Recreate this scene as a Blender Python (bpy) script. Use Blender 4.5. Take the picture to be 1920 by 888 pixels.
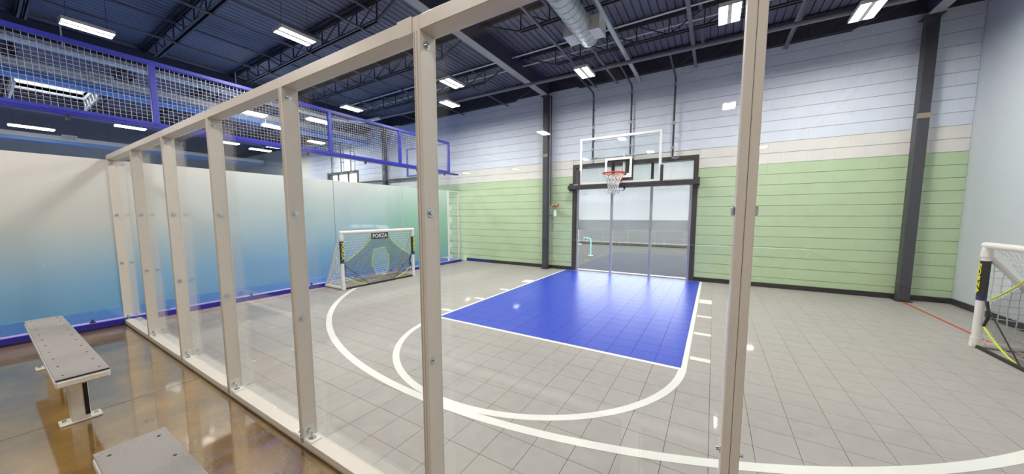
import bpy, math, random
from mathutils import Vector, Matrix, Quaternion
random.seed(7)
scene = bpy.context.scene
for o in list(bpy.data.objects): bpy.data.objects.remove(o)
COL = scene.collection
PI = math.pi

# ------------------------------------------------------------------ camera
CAM_H = 1.52
FPX, YAW, PITCH, ROLL = 618.0, 0.54898, 0.09158, -0.0016
PPX, PPY = 959.0, 460.0
cam_data = bpy.data.cameras.new('camera'); cam = bpy.data.objects.new('camera', cam_data); COL.objects.link(cam)
cam_data.sensor_fit = 'HORIZONTAL'; cam_data.sensor_width = 36.0
cam_data.lens = FPX / 1920 * 36.0
cam_data.shift_x = (960 - PPX) / 1920; cam_data.shift_y = (PPY - 444) / 1920
cam_data.clip_start = 0.05; cam_data.clip_end = 200
fw = Vector((-math.sin(YAW) * math.cos(PITCH), math.cos(YAW) * math.cos(PITCH), -math.sin(PITCH)))
rt = Vector((math.cos(YAW), math.sin(YAW), 0)); up = rt.cross(fw)
rt2 = math.cos(ROLL) * rt + math.sin(ROLL) * up; up2 = -math.sin(ROLL) * rt + math.cos(ROLL) * up
cam.matrix_world = Matrix(((rt2.x, up2.x, -fw.x, 0), (rt2.y, up2.y, -fw.y, 0), (rt2.z, up2.z, -fw.z, CAM_H), (0, 0, 0, 1)))
scene.camera = cam
def in_view(x, y, z):
    p = Vector((x, y, z - CAM_H)); d = p.dot(fw)
    if d < 0.1: return False
    u = PPX + FPX * p.dot(rt2) / d; v = PPY - FPX * p.dot(up2) / d
    return -30 < u < 1950 and -30 < v < 918

# ------------------------------------------------------------------ world, exposure
w = bpy.data.worlds.new('World'); scene.world = w; w.use_nodes = True
bg = w.node_tree.nodes['Background']; bg.inputs[0].default_value = (0.94, 0.97, 1.0, 1); bg.inputs[1].default_value = 4.2
scene.cycles.caustics_reflective = False; scene.cycles.caustics_refractive = False; scene.cycles.max_bounces = 8; scene.cycles.diffuse_bounces = 4; scene.cycles.glossy_bounces = 4; scene.cycles.transparent_max_bounces = 16
LAMP_W = 46.0
LENS_E = 26.0
scene.view_settings.view_transform = 'Standard'; scene.view_settings.look = 'None'
scene.view_settings.exposure = 0.24; scene.view_settings.gamma = 1.0; scene.view_settings.use_curve_mapping = False

# ------------------------------------------------------------------ materials
def lin(c):
    return tuple(((v / 255) / 12.92 if v / 255 <= 0.04045 else ((v / 255 + 0.055) / 1.055) ** 2.4) for v in c[:3]) + (1,)
def mat(name, rgb, rough=0.5, metal=0.0, noise=0.0, nscale=6.0, bump=0.0, bscale=60.0, coat=0.0, spec=0.5, emit=0, rnd=0.0, coat_rough=0.03):
    m = bpy.data.materials.new(name); m.use_nodes = True; nt = m.node_tree; N = nt.nodes; L = nt.links
    b = N['Principled BSDF']; c = lin(rgb)
    b.inputs['Base Color'].default_value = c; b.inputs['Roughness'].default_value = rough; b.inputs['Metallic'].default_value = metal
    b.inputs['Specular IOR Level'].default_value = spec
    b.inputs['Coat Weight'].default_value = coat; b.inputs['Coat Roughness'].default_value = coat_rough
    if emit:
        b.inputs['Emission Color'].default_value = c; b.inputs['Emission Strength'].default_value = emit
    g = N.new('ShaderNodeNewGeometry'); last = None
    if noise or rnd:
        mx = N.new('ShaderNodeHueSaturation'); mx.inputs['Color'].default_value = c
        val = None
        if noise:
            t = N.new('ShaderNodeTexNoise'); t.inputs['Scale'].default_value = nscale; t.inputs['Detail'].default_value = 5
            L.new(g.outputs['Position'], t.inputs['Vector'])
            mr = N.new('ShaderNodeMapRange'); mr.inputs[1].default_value = 0.3; mr.inputs[2].default_value = 0.7
            mr.inputs[3].default_value = 1 - noise; mr.inputs[4].default_value = 1 + noise
            L.new(t.outputs[0], mr.inputs[0]); val = mr.outputs[0]
        if rnd:
            mr2 = N.new('ShaderNodeMapRange'); mr2.inputs[3].default_value = 1 - rnd; mr2.inputs[4].default_value = 1 + rnd
            L.new(g.outputs['Random Per Island'], mr2.inputs[0])
            if val is not None:
                mu = N.new('ShaderNodeMath'); mu.operation = 'MULTIPLY'; L.new(val, mu.inputs[0]); L.new(mr2.outputs[0], mu.inputs[1]); val = mu.outputs[0]
            else: val = mr2.outputs[0]
        L.new(val, mx.inputs['Value']); L.new(mx.outputs[0], b.inputs['Base Color'])
    if bump:
        t2 = N.new('ShaderNodeTexNoise'); t2.inputs['Scale'].default_value = bscale; t2.inputs['Detail'].default_value = 3
        L.new(g.outputs['Position'], t2.inputs['Vector'])
        bp = N.new('ShaderNodeBump'); bp.inputs['Strength'].default_value = bump; bp.inputs['Distance'].default_value = 0.01
        L.new(t2.outputs[0], bp.inputs['Height']); L.new(bp.outputs[0], b.inputs['Normal'])
    return m
def glass(name, tint=(1, 1, 1), f0=0.035, body=0.0):
    m = bpy.data.materials.new(name); m.use_nodes = True; nt = m.node_tree; N = nt.nodes; L = nt.links
    for n in list(N): N.remove(n)
    out = N.new('ShaderNodeOutputMaterial'); mix = N.new('ShaderNodeMixShader')
    tr = N.new('ShaderNodeBsdfTransparent'); tr.inputs[0].default_value = (*tint, 1)
    gl = N.new('ShaderNodeBsdfGlossy'); gl.inputs['Roughness'].default_value = 0.0; gl.inputs[0].default_value = (1, 1, 1, 1)
    lw = N.new('ShaderNodeLayerWeight'); lw.inputs[0].default_value = 0.5
    pw = N.new('ShaderNodeMath'); pw.operation = 'POWER'; pw.inputs[1].default_value = 5
    mr = N.new('ShaderNodeMapRange'); mr.inputs[3].default_value = f0; mr.inputs[4].default_value = 0.9
    L.new(lw.outputs['Facing'], pw.inputs[0]); L.new(pw.outputs[0], mr.inputs[0]); L.new(mr.outputs[0], mix.inputs[0])
    L.new(tr.outputs[0], mix.inputs[1]); L.new(gl.outputs[0], mix.inputs[2]); L.new(mix.outputs[0], out.inputs[0])
    return m
M = {}
M['tile_grey'] = mat('court tile grey', (170, 166, 163), 0.5, noise=0.05, nscale=9, bump=0.03, bscale=220, rnd=0.025)
M['tile_blue'] = mat('court tile blue', (44, 72, 200), 0.33, noise=0.05, nscale=9, bump=0.03, bscale=220, rnd=0.02)
M['joint'] = mat('tile joint grey', (96, 94, 92), 0.8)  # plain dark grey bed showing in the tile gaps
M['paint_white'] = mat('court line white', (240, 240, 236), 0.4, noise=0.02)
M['paint_red'] = mat('court line red', (196, 66, 40), 0.45)
M['block_green'] = mat('green block paint', (188, 211, 170), 0.55, noise=0.03, nscale=5, bump=0.12, bscale=120)
M['block_cream'] = mat('cream block paint', (228, 226, 220), 0.6, noise=0.03, nscale=5, bump=0.12, bscale=120)
M['block_blue'] = mat('pale blue block paint', (222, 229, 242), 0.6, noise=0.03, nscale=5, bump=0.12, bscale=120)
M['wall_right'] = mat('pale grey blue wall paint', (206, 213, 220), 0.65, noise=0.015)
M['white_wall'] = mat('off white wall paint', (214, 218, 222), 0.7)
M['rubber'] = mat('black rubber base', (34, 34, 38), 0.5)
M['base_blue'] = mat('blue base', (26, 34, 120), 0.45)
M['steel_dark'] = mat('charcoal steel paint', (62, 62, 68), 0.4, noise=0.05)
M['steel_grey'] = mat('grey steel paint', (160, 160, 164), 0.4, noise=0.05)
M['bronze'] = mat('dark bronze frame', (66, 61, 58), 0.35)
M['alu'] = mat('brushed aluminium', (196, 196, 198), 0.32, metal=0.55)
M['frame'] = mat('cream powder coated aluminium', (222, 215, 205), 0.38, noise=0.015, nscale=14)
M['frame_edge'] = mat('aluminium channel side', (196, 184, 170), 0.4, noise=0.03, nscale=20)
M['zinc'] = mat('zinc plated steel', (205, 212, 216), 0.22, metal=0.9)
M['dark_hole'] = mat('black void', (10, 10, 10), 0.7)
M['deck'] = mat('navy painted roof deck', (108, 111, 130), 0.55, noise=0.08, nscale=2)
M['joist'] = mat('navy black joist paint', (62, 63, 76), 0.5, noise=0.08)
M['bridging'] = mat('grey bridging paint', (122, 122, 136), 0.45)
M['girder_web'] = mat('navy girder paint', (70, 71, 92), 0.5)
M['duct'] = mat('galvanised spiral duct', (196, 204, 206), 0.48, metal=0.5, noise=0.06, nscale=4)
M['white_paint'] = mat('white metal paint', (228, 230, 230), 0.4)
M['pipe_white'] = mat('white pipe paint', (246, 247, 247), 0.4)
M['pvc'] = mat('white plastic tube', (232, 228, 222), 0.35)
M['net'] = mat('white net cord', (232, 232, 228), 0.7)
M['yellow'] = mat('fluorescent yellow trim', (206, 222, 60), 0.6)
M['yellow_print'] = mat('yellow lettering', (232, 222, 30), 0.6)
M['black_cloth'] = mat('black banner cloth', (28, 28, 30), 0.7)
M['white_print'] = mat('white lettering', (236, 236, 236), 0.6)
M['orange'] = mat('orange rim enamel', (222, 74, 18), 0.35)
M['bench_top'] = mat('grey grit bench mat', (150, 145, 142), 0.65, noise=0.12, nscale=160, bump=0.3, bscale=300)
M['bench_edge'] = mat('dark edge seam', (40, 38, 38), 0.6)
M['bench_white'] = mat('white bench steel', (232, 229, 222), 0.35)
M['guard_blue'] = mat('ultramarine guard paint', (48, 56, 168), 0.35, noise=0.05)
M['wire'] = mat('galvanised mesh wire', (172, 172, 186), 0.4, metal=0.3)
M['turf'] = mat('blue turf', (40, 110, 180), 0.9, noise=0.35, nscale=40, bump=0.4, bscale=90)
M['rail_blue'] = mat('blue floor rail', (44, 40, 150), 0.3)
M['rail_top'] = mat('lavender rail top', (150, 140, 220), 0.35)
M['duct_cream'] = mat('cream duct paint', (246, 244, 238), 0.5)
M['duct_bounce'] = mat('sky blue bounce on duct', (118, 160, 220), 0.5)
M['red'] = mat('red valve paint', (190, 48, 36), 0.4)
M['brass'] = mat('brass valve', (176, 140, 96), 0.3, metal=0.7)
M['paper'] = mat('white card', (238, 238, 238), 0.7)
M['asphalt'] = mat('worn asphalt', (40, 41, 38), 0.9, noise=0.25, nscale=1.2)
M['kerb'] = mat('concrete kerb', (80, 76, 68), 0.85, noise=0.1)
M['cyan_pole'] = mat('pale cyan steel', (150, 210, 220), 0.4)
M['lens'] = mat('lit lamp louvre', (255, 247, 232), 0.4, emit=LENS_E)
M['lamp_body'] = mat('white lamp reflector', (235, 235, 230), 0.35)
M['glass'] = glass('clear glass', (0.985, 0.995, 0.99), 0.04)
M['glass_win'] = glass('window glass', (0.95, 0.97, 0.97), 0.06)
M['acrylic'] = glass('backboard glass', (0.96, 0.98, 0.98), 0.03)
M['glass_edge'] = mat('pale green glass edge', (176, 196, 206), 0.2)
# polished lobby concrete: amber stain under a clear sealer
def concrete():
    m = mat('sealed amber concrete', (150, 112, 58), 0.5, coat=1.0)
    nt = m.node_tree; N = nt.nodes; L = nt.links; b = N['Principled BSDF']
    g = N.new('ShaderNodeNewGeometry')
    n1 = N.new('ShaderNodeTexNoise'); n1.inputs['Scale'].default_value = 2.2; n1.inputs['Detail'].default_value = 8; n1.inputs['Roughness'].default_value = 0.65
    n2 = N.new('ShaderNodeTexNoise'); n2.inputs['Scale'].default_value = 90; n2.inputs['Detail'].default_value = 3
    for n in (n1, n2): L.new(g.outputs['Position'], n.inputs['Vector'])
    r = N.new('ShaderNodeValToRGB'); e = r.color_ramp.elements
    e[0].position = 0.3; e[0].color = lin((94, 66, 14)); e[1].position = 0.72; e[1].color = lin((156, 118, 46))
    L.new(n1.outputs[0], r.inputs[0])
    mx = N.new('ShaderNodeMix'); mx.data_type = 'RGBA'; mx.blend_type = 'OVERLAY'; mx.inputs[0].default_value = 0.35
    L.new(r.outputs[0], mx.inputs[6]); L.new(n2.outputs[0], mx.inputs[7]); L.new(mx.outputs[2], b.inputs['Base Color'])
    b.inputs['Coat Roughness'].default_value = 0.05; b.inputs['Coat IOR'].default_value = 3.8; b.inputs['Roughness'].default_value = 0.4
    return m
M['concrete'] = concrete()
# film: printed cream to blue fade; tint also shifts along the wall, green at the far end
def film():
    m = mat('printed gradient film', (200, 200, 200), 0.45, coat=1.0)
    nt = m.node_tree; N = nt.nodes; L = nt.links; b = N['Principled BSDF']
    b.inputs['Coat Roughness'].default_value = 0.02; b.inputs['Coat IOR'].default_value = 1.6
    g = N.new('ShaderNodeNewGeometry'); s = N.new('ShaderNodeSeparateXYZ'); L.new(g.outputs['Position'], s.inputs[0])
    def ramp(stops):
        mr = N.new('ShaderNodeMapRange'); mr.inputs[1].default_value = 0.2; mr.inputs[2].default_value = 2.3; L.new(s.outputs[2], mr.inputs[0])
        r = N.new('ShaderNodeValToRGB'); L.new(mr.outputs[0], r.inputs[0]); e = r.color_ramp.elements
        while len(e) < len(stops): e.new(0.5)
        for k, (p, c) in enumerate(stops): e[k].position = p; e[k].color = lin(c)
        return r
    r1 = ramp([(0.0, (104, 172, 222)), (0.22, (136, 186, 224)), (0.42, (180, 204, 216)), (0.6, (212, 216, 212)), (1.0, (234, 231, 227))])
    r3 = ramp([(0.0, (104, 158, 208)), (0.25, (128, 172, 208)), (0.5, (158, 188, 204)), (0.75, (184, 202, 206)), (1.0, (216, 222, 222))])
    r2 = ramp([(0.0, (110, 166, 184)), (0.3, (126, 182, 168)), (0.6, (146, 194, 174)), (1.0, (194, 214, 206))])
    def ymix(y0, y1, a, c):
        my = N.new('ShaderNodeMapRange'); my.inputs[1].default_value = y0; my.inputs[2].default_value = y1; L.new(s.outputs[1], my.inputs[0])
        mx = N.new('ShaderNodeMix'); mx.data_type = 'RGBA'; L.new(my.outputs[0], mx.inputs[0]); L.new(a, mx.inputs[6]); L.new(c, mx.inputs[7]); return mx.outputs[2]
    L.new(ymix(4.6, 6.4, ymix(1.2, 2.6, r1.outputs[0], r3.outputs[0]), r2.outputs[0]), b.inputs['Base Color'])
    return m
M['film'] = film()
def translucent(name, rgb, fac):
    m = bpy.data.materials.new(name); m.use_nodes = True; nt = m.node_tree; N = nt.nodes; L = nt.links
    for n in list(N): N.remove(n)
    out = N.new('ShaderNodeOutputMaterial'); mix = N.new('ShaderNodeMixShader'); mix.inputs[0].default_value = fac
    d = N.new('ShaderNodeBsdfDiffuse'); d.inputs[0].default_value = lin(rgb)
    t = N.new('ShaderNodeBsdfTranslucent'); t.inputs[0].default_value = lin(rgb)
    L.new(d.outputs[0], mix.inputs[1]); L.new(t.outputs[0], mix.inputs[2]); L.new(mix.outputs[0], out.inputs[0]); return m
M['shade'] = translucent('pale roller shade cloth', (238, 238, 238), 0.6)
M['shade_hem'] = translucent('grey shade hem cloth', (206, 207, 204), 0.5)
def seethrough(name, rgb, alpha):
    m = bpy.data.materials.new(name); m.use_nodes = True; nt = m.node_tree; N = nt.nodes; L = nt.links
    for n in list(N): N.remove(n)
    out = N.new('ShaderNodeOutputMaterial'); mix = N.new('ShaderNodeMixShader'); mix.inputs[0].default_value = alpha
    d = N.new('ShaderNodeBsdfDiffuse'); d.inputs[0].default_value = lin(rgb); t = N.new('ShaderNodeBsdfTransparent')
    L.new(t.outputs[0], mix.inputs[1]); L.new(d.outputs[0], mix.inputs[2]); L.new(mix.outputs[0], out.inputs[0]); return m
M['mesh_cloth'] = seethrough('dark mesh target cloth', (48, 50, 56), 0.36)

# ------------------------------------------------------------------ mesh helpers
ROOT = {}
class MB:
    def __init__(s): s.v = []; s.f = []; s.sm = []
    def add(s, vs, fs, smooth=False):
        n = len(s.v); s.v += [tuple(p) for p in vs]; s.f += [tuple(i + n for i in f) for f in fs]; s.sm += [smooth] * len(fs); return s
    def box(s, x0, x1, y0, y1, z0, z1, c=0.0):
        if x0 > x1: x0, x1 = x1, x0
        if y0 > y1: y0, y1 = y1, y0
        if z0 > z1: z0, z1 = z1, z0
        if c <= 0:
            vs = [(x, y, z) for z in (z0, z1) for y in (y0, y1) for x in (x0, x1)]
            return s.add(vs, [(0, 2, 3, 1), (4, 5, 7, 6), (0, 1, 5, 4), (2, 6, 7, 3), (0, 4, 6, 2), (1, 3, 7, 5)])
        c = min(c, 0.45 * min(x1 - x0, y1 - y0, z1 - z0))
        vs = []; idx = {}
        for i, x in enumerate((x0, x1)):
            for j, y in enumerate((y0, y1)):
                for k, z in enumerate((z0, z1)):
                    sx, sy, sz = (1, -1)[i], (1, -1)[j], (1, -1)[k]
                    for a, p in enumerate(((x, y + sy * c, z + sz * c), (x + sx * c, y, z + sz * c), (x + sx * c, y + sy * c, z))):
                        idx[i, j, k, a] = len(vs); vs.append(p)
        I = lambda i, j, k, a: idx[i, j, k, a]
        fs = []
        for i in (0, 1):
            q = [I(i, 0, 0, 0), I(i, 1, 0, 0), I(i, 1, 1, 0), I(i, 0, 1, 0)]; fs.append(q if i else q[::-1])
            q = [I(0, i, 0, 1), I(0, i, 1, 1), I(1, i, 1, 1), I(1, i, 0, 1)]; fs.append(q if i else q[::-1])
            q = [I(0, 0, i, 2), I(1, 0, i, 2), I(1, 1, i, 2), I(0, 1, i, 2)]; fs.append(q if i else q[::-1])
        for i in (0, 1):
            for j in (0, 1):
                q = [I(i, j, 0, 0), I(i, j, 1, 0), I(i, j, 1, 1), I(i, j, 0, 1)]; fs.append(q if (i == j) else q[::-1])
                q = [I(i, 0, j, 0), I(i, 1, j, 0), I(i, 1, j, 2), I(i, 0, j, 2)]; fs.append(q[::-1] if (i == j) else q)
                q = [I(0, i, j, 1), I(1, i, j, 1), I(1, i, j, 2), I(0, i, j, 2)]; fs.append(q if (i == j) else q[::-1])
        for i in (0, 1):
            for j in (0, 1):
                for k in (0, 1):
                    q = [I(i, j, k, 0), I(i, j, k, 1), I(i, j, k, 2)]; fs.append(q if (i + j + k) % 2 else q[::-1])
        return s.add(vs, fs)
    def tube(s, pts, r, n=8, closed=False, smooth=True, caps=True):
        pts = [Vector(p) for p in pts]; m = len(pts); rings = []
        rr = r if isinstance(r, (list, tuple)) else [r] * m
        prev = None
        for i, p in enumerate(pts):
            if closed: t = (pts[(i + 1) % m] - pts[i - 1])
            elif i == 0: t = pts[1] - p
            elif i == m - 1: t = p - pts[i - 1]
            else: t = (pts[i + 1] - p).normalized() + (p - pts[i - 1]).normalized()
            t.normalize()
            if prev is None:
                a = Vector((0, 0, 1)) if abs(t.z) < 0.9 else Vector((1, 0, 0))
                u = t.cross(a).normalized()
            else: u = (prev - t * prev.dot(t)).normalized()
            prev = u; v = t.cross(u)
            rings.append([p + rr[i] * (math.cos(2 * PI * k / n + PI / n) * u + math.sin(2 * PI * k / n + PI / n) * v) for k in range(n)])
        vs = [q for ring in rings for q in ring]; fs = []
        for i in range(m if closed else m - 1):
            j = (i + 1) % m
            for k in range(n):
                l = (k + 1) % n; fs.append((i * n + k, i * n + l, j * n + l, j * n + k))
        s.add(vs, fs, smooth and n > 4)
        if caps and not closed: s.add(rings[0], [tuple(range(n))[::-1]]); s.add(rings[-1], [tuple(range(n))])
        return s
    def bar(s, a, b, w, h=None):
        a = Vector(a); b = Vector(b); t = (b - a).normalized(); z = Vector((0, 0, 1)) if abs(t.z) < 0.95 else Vector((0, 1, 0))
        u = t.cross(z).normalized(); v = u.cross(t).normalized(); h = h or w
        vs = [p + u * (sx * w / 2) + v * (sy * h / 2) for p in (a, b) for sx, sy in ((-1, -1), (1, -1), (1, 1), (-1, 1))]
        return s.add(vs, [(3, 2, 1, 0), (4, 5, 6, 7), (0, 1, 5, 4), (1, 2, 6, 5), (2, 3, 7, 6), (3, 0, 4, 7)])
    def cyl(s, a, b, r, n=16): return s.tube([a, b], r, n)
    def ring(s, c, ax, r, t, n=24, m=6):
        c = Vector(c); ax = Vector(ax).normalized(); a = Vector((0, 0, 1)) if abs(ax.z) < 0.9 else Vector((1, 0, 0)); u = ax.cross(a).normalized(); v = ax.cross(u)
        return s.tube([c + r * (math.cos(2 * PI * k / n) * u + math.sin(2 * PI * k / n) * v) for k in range(n)], t, m, closed=True)
    def mesh(s, name):
        me = bpy.data.meshes.new(name); me.from_pydata(s.v, [], s.f); me.polygons.foreach_set('use_smooth', s.sm); me.update(); return me
    def build(s, name, m, parent=None, label=None, kind=None):
        if parent is not None: off = ROOT[parent.name]
        else:
            xs = [p[0] for p in s.v]; ys = [p[1] for p in s.v]; zs = [p[2] for p in s.v]
            off = Vector(((min(xs) + max(xs)) / 2, (min(ys) + max(ys)) / 2, min(zs)))
        s.v = [(p[0] - off.x, p[1] - off.y, p[2] - off.z) for p in s.v]
        me = s.mesh(name); me.materials.append(M[m] if isinstance(m, str) else m)
        o = bpy.data.objects.new(name, me); COL.objects.link(o)
        if parent is not None: o.parent = parent
        else: o.location = off
        ROOT[o.name] = off
        if label: o['label'] = label
        if kind: o['kind'] = kind
        return o
def B(*a, **k): return MB().box(*a, **k)
def thing(name, loc, label=None, cat=None, group=None, kind=None):
    o = bpy.data.objects.new(name, None); COL.objects.link(o); o.location = loc; o.empty_display_size = 0.1
    ROOT[o.name] = Vector(loc); return tag(o, label, cat, group, kind)
def tag(o, label=None, cat=None, group=None, kind=None):
    if label: o['label'] = label
    if cat: o['category'] = cat
    if group: o['group'] = group
    if kind: o['kind'] = kind
    return o
def place(name, me, loc, parent):
    o = bpy.data.objects.new(name, me); COL.objects.link(o); o.parent = parent; o.location = Vector(loc) - ROOT[parent.name]; return o
def lamp_light(name, parent, loc, sx, sy, watts, color=(1.0, 0.965, 0.91)):
    ld = bpy.data.lights.new(name, 'AREA'); ld.shape = 'RECTANGLE'; ld.size = sx; ld.size_y = sy; ld.energy = watts; ld.color = color
    lo = bpy.data.objects.new(name, ld); COL.objects.link(lo); lo.parent = parent; lo.location = Vector(loc) - ROOT[parent.name]; return lo

# ------------------------------------------------------------------ dimensions
YB = 8.65          # face of the block wall
XR = 3.53          # right wall
XL = -7.12         # frosted wall
YP = 1.03          # front of the glass partition
DECK = 5.20
WALL_TOP = 4.88
GX = (-17.75, -10.9, -4.05, 2.9)   # girder lines
JY = (8.42, 6.92, 5.40, 3.84, 2.27, 0.70)

# ------------------------------------------------------------------ court floor
floor = B(-7.10, XR, YP + 0.08, YB, -0.12, -0.012).build('floor', 'joint', label='grey and blue modular sports tile floor of the court', kind='structure')
T = 0.25; TX0, TY0 = -0.21, 3.58
gap = 0.0011
tiles = []
ix0 = math.ceil((-7.10 - TX0) / T); 
for i in range(-28, 15):
    for j in range(-10, 21):
        x0 = max(TX0 + i * T, -7.09); x1 = min(TX0 + (i + 1) * T, XR - 0.002)
        y0 = max(TY0 + j * T, YP + 0.085); y1 = min(TY0 + (j + 1) * T, YB - 0.002)
        if x1 - x0 < 0.02 or y1 - y0 < 0.02: continue
        blue = (-13 <= i <= -1) and (0 <= j <= 19)
        d = Vector(((x0 + x1) / 2, (y0 + y1) / 2, -CAM_H)).length
        tiles.append((d if in_view((x0 + x1) / 2, (y0 + y1) / 2, 0) else d + 50, x0, x1, y0, y1, blue))
tiles.sort()
tile_mesh = {}
for bl, mk in ((False, 'tile_grey'), (True, 'tile_blue')):
    me = B(-T / 2 + gap, T / 2 - gap, -T / 2 + gap, T / 2 - gap, -0.012, 0, c=0.0012).mesh('tile'); me.materials.append(M[mk]); tile_mesh[bl] = me
rest = {False: MB(), True: MB()}
cnt = 0
for d, x0, x1, y0, y1, bl in tiles:
    full = abs(x1 - x0 - T) < 1e-4 and abs(y1 - y0 - T) < 1e-4
    if cnt < 300 and full:
        place('tile', tile_mesh[bl], ((x0 + x1) / 2, (y0 + y1) / 2, 0), floor); cnt += 1
    else:
        rest[bl].box(x0 + gap, x1 - gap, y0 + gap, y1 - gap, -0.012, 0)
rest[False].build('tile_field', 'tile_grey', floor, 'grey sports tiles further back', 'stuff')
rest[True].build('tile_field', 'tile_blue', floor, 'blue sports tiles of the key', 'stuff')
def strip(x0, x1, y0, y1, m='paint_white', label=None, z=0.0012):
    return B(x0, x1, y0, y1, -0.001, z).build('court_line', m, floor, label)
KX0, KX1, KY0 = -3.46, -0.21, 3.58
strip(KX0 - 0.045, KX0, KY0 - 0.045, 8.6, label='white left edge line of the blue key')
strip(KX1, KX1 + 0.05, KY0 - 0.045, 8.6, label='white right edge line of the blue key')
strip(KX0, KX1, KY0 - 0.05, KY0, label='white free throw line')
for yy, t in ((6.63, 0.30), (5.62, 0.09), (4.77, 0.09), (3.90, 0.09)):
    strip(KX1 + 0.06, KX1 + 0.25, yy - t / 2, yy + t / 2, label='white lane mark')
    strip(KX0 - 0.25, KX0 - 0.06, yy - t / 2, yy + t / 2, label='white lane mark')
def arc(cx, cy, r, wd, a0, a1, n, z, label, clip=None):
    m = MB(); vs = []; fs = []
    for k in range(n + 1):
        a = a0 + (a1 - a0) * k / n
        for rr in (r - wd / 2, r + wd / 2):
            x = cx + rr * math.cos(a); y = cy + rr * math.sin(a)
            vs += [(x, y, -0.001), (x, y, z)]
    for k in range(n):
        b = 4 * k; fs += [(b + 1, b + 3, b + 7, b + 5), (b, b + 1, b + 5, b + 4), (b + 3, b + 2, b + 6, b + 7)]
    return m.add(vs, fs).build('court_line', 'paint_white', floor, label)
arc(-1.835, 3.56, 1.64, 0.07, PI, 2 * PI, 64, 0.0016, 'white free throw half circle')
arc(-1.978, 7.25, 5.39, 0.075, math.radians(197), math.radians(346), 110, 0.0020, 'white three point arc')
strip(-6.84, -6.80, 1.2, 8.6, 'paint_red', 'thin red line beside the frosted wall', 0.0014)
strip(2.865, 2.905, 1.2, 8.6, 'paint_red', 'thin red line beside the right wall', 0.0014)

# ------------------------------------------------------------------ lobby floor, neighbour floor, outdoors
lf = B(-7.17, 6, -17, YP + 0.04, -0.2, -0.02).build('lobby_floor', 'bench_edge', label='sealed amber concrete floor of the lobby', kind='structure')
for a, b in ((-7.05, -4.09), (-4.084, -1.0), (-0.994, 3.5)):
    for c, d in ((-17, -4.5), (-4.494, -0.9), (-0.894, YP + 0.04)):
        B(a, b, c, d, -0.05, -0.012, c=0.002).build('slab', 'concrete', lf)
M['bounce_floor'] = mat('pale blue bounce floor', (112, 140, 190), 0.5, noise=0.05)  # unseen floor, its pale blue chosen to bounce light onto the roof deck
B(-27, -10.5, -17, YB, -0.1, -0.004).build('neighbour_bounce_floor', 'bounce_floor', None, 'pale blue bounce floor added unseen beyond the blue turf strip', 'structure')
tf = B(-10.5, -7.172, -17, YB, -0.1, -0.004).build('neighbour_floor', 'turf', label='blue turf floor beyond the frosted wall', kind='structure')
og = B(-26, 12, 8.95, 46, -0.2, -0.05).build('outdoor_ground', 'asphalt', label='worn asphalt ground outside the window', kind='structure')
B(-20, 10, 17.6, 17.9, -0.05, 0.08, c=0.02).build('kerb', 'kerb', og)
for xx in (-9, -6.2, 2.2): B(xx, xx + 0.1, 15.6, 17.4, -0.05, -0.045).build('parking_line', 'paint_white', og)
bo = thing('bollard', (-4.0, 12.4, -0.05), 'thin pale cyan steel post outside the window', 'post')
MB().tube([(-4.0, 12.4, -0.05), (-4.0, 12.4, 0.55), (-4.03, 12.4, 0.62), (-4.25, 12.4, 0.64), (-4.28, 12.4, 0.58)], 0.025, 8).build('pipe', 'cyan_pole', bo)
B(-4.08, -3.92, 12.32, 12.48, -0.05, -0.03).build('base_plate', 'cyan_pole', bo)

# ------------------------------------------------------------------ block wall
WIN = (-3.32, -0.34, 0.0, 2.87)
WIN2 = (-15.1, -12.8, 0.0, 3.42)
wb = MB()
def wallbox(x0, x1, z0, z1): wb.box(x0, x1, YB + 0.012, YB + 0.25, z0, z1)
wallbox(-27, WIN2[0], 0, DECK + 0.1); wallbox(WIN2[0], WIN2[1], WIN2[3], DECK + 0.1); wallbox(WIN2[1], WIN[0], 0, DECK + 0.1)
wallbox(WIN[0], WIN[1], WIN[3], DECK + 0.1); wallbox(WIN[1], 4.2, 0, DECK + 0.1)
wall = wb.build('wall_back', 'block_cream', label='painted concrete block wall, green below and pale blue above', kind='structure')
CH = 0.2135; BW = 0.40
jz, jx, dep = 0.0042, 0.0004, 0.02
def block_mesh(wd, mk):
    me = B(-wd / 2 + jx, wd / 2 - jx, 0, dep, jz, CH - jz).mesh('block'); me.materials.append(M[mk]); return me
bm_cache = {}
blocks = []
for r in range(23):
    z0 = r * CH
    if z0 + CH > WALL_TOP + 0.06: continue
    mk = 'block_green' if r < 12 else ('block_cream' if r < 14 else 'block_blue')
    for i in range(-46, 12):
        x0 = -0.1 + (i + 0.5 * (r % 2)) * BW; x1 = x0 + BW
        x1 = min(x1, XR - 0.002)
        if x1 <= x0 + 0.02: continue
        if x1 < -16.5: continue
        if z0 + CH < 2.15 and x1 < XL - 0.5: continue
        segs = [(x0, x1)]
        for W_ in (WIN, WIN2):
            if z0 < W_[3] - 0.02:
                ns = []
                for a, b in segs:
                    if b <= W_[0] or a >= W_[1]: ns.append((a, b)); continue
                    if a < W_[0] - 0.02: ns.append((a, W_[0]))
                    if b > W_[1] + 0.02: ns.append((W_[1], b))
                segs = ns
        for a, b in segs:
            zc = z0 + CH / 2; d = Vector(((a + b) / 2, YB, zc - CAM_H)).length
            blocks.append((d, a, b, z0, mk))
blocks.sort()
frest = {}
cnt = 0
for d, a, b, z0, mk in blocks:
    wd = round(b - a, 3)
    if cnt < 300 and wd > 0.35:
        key = (wd, mk)
        if key not in bm_cache: bm_cache[key] = block_mesh(wd, mk)
        place('block', bm_cache[key], ((a + b) / 2, YB - 0.008, z0), wall); cnt += 1
    else:
        frest.setdefault(mk, MB()).box(a + jx, b - jx, YB - 0.008, YB + 0.012, z0 + jz, z0 + CH - jz)
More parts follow.
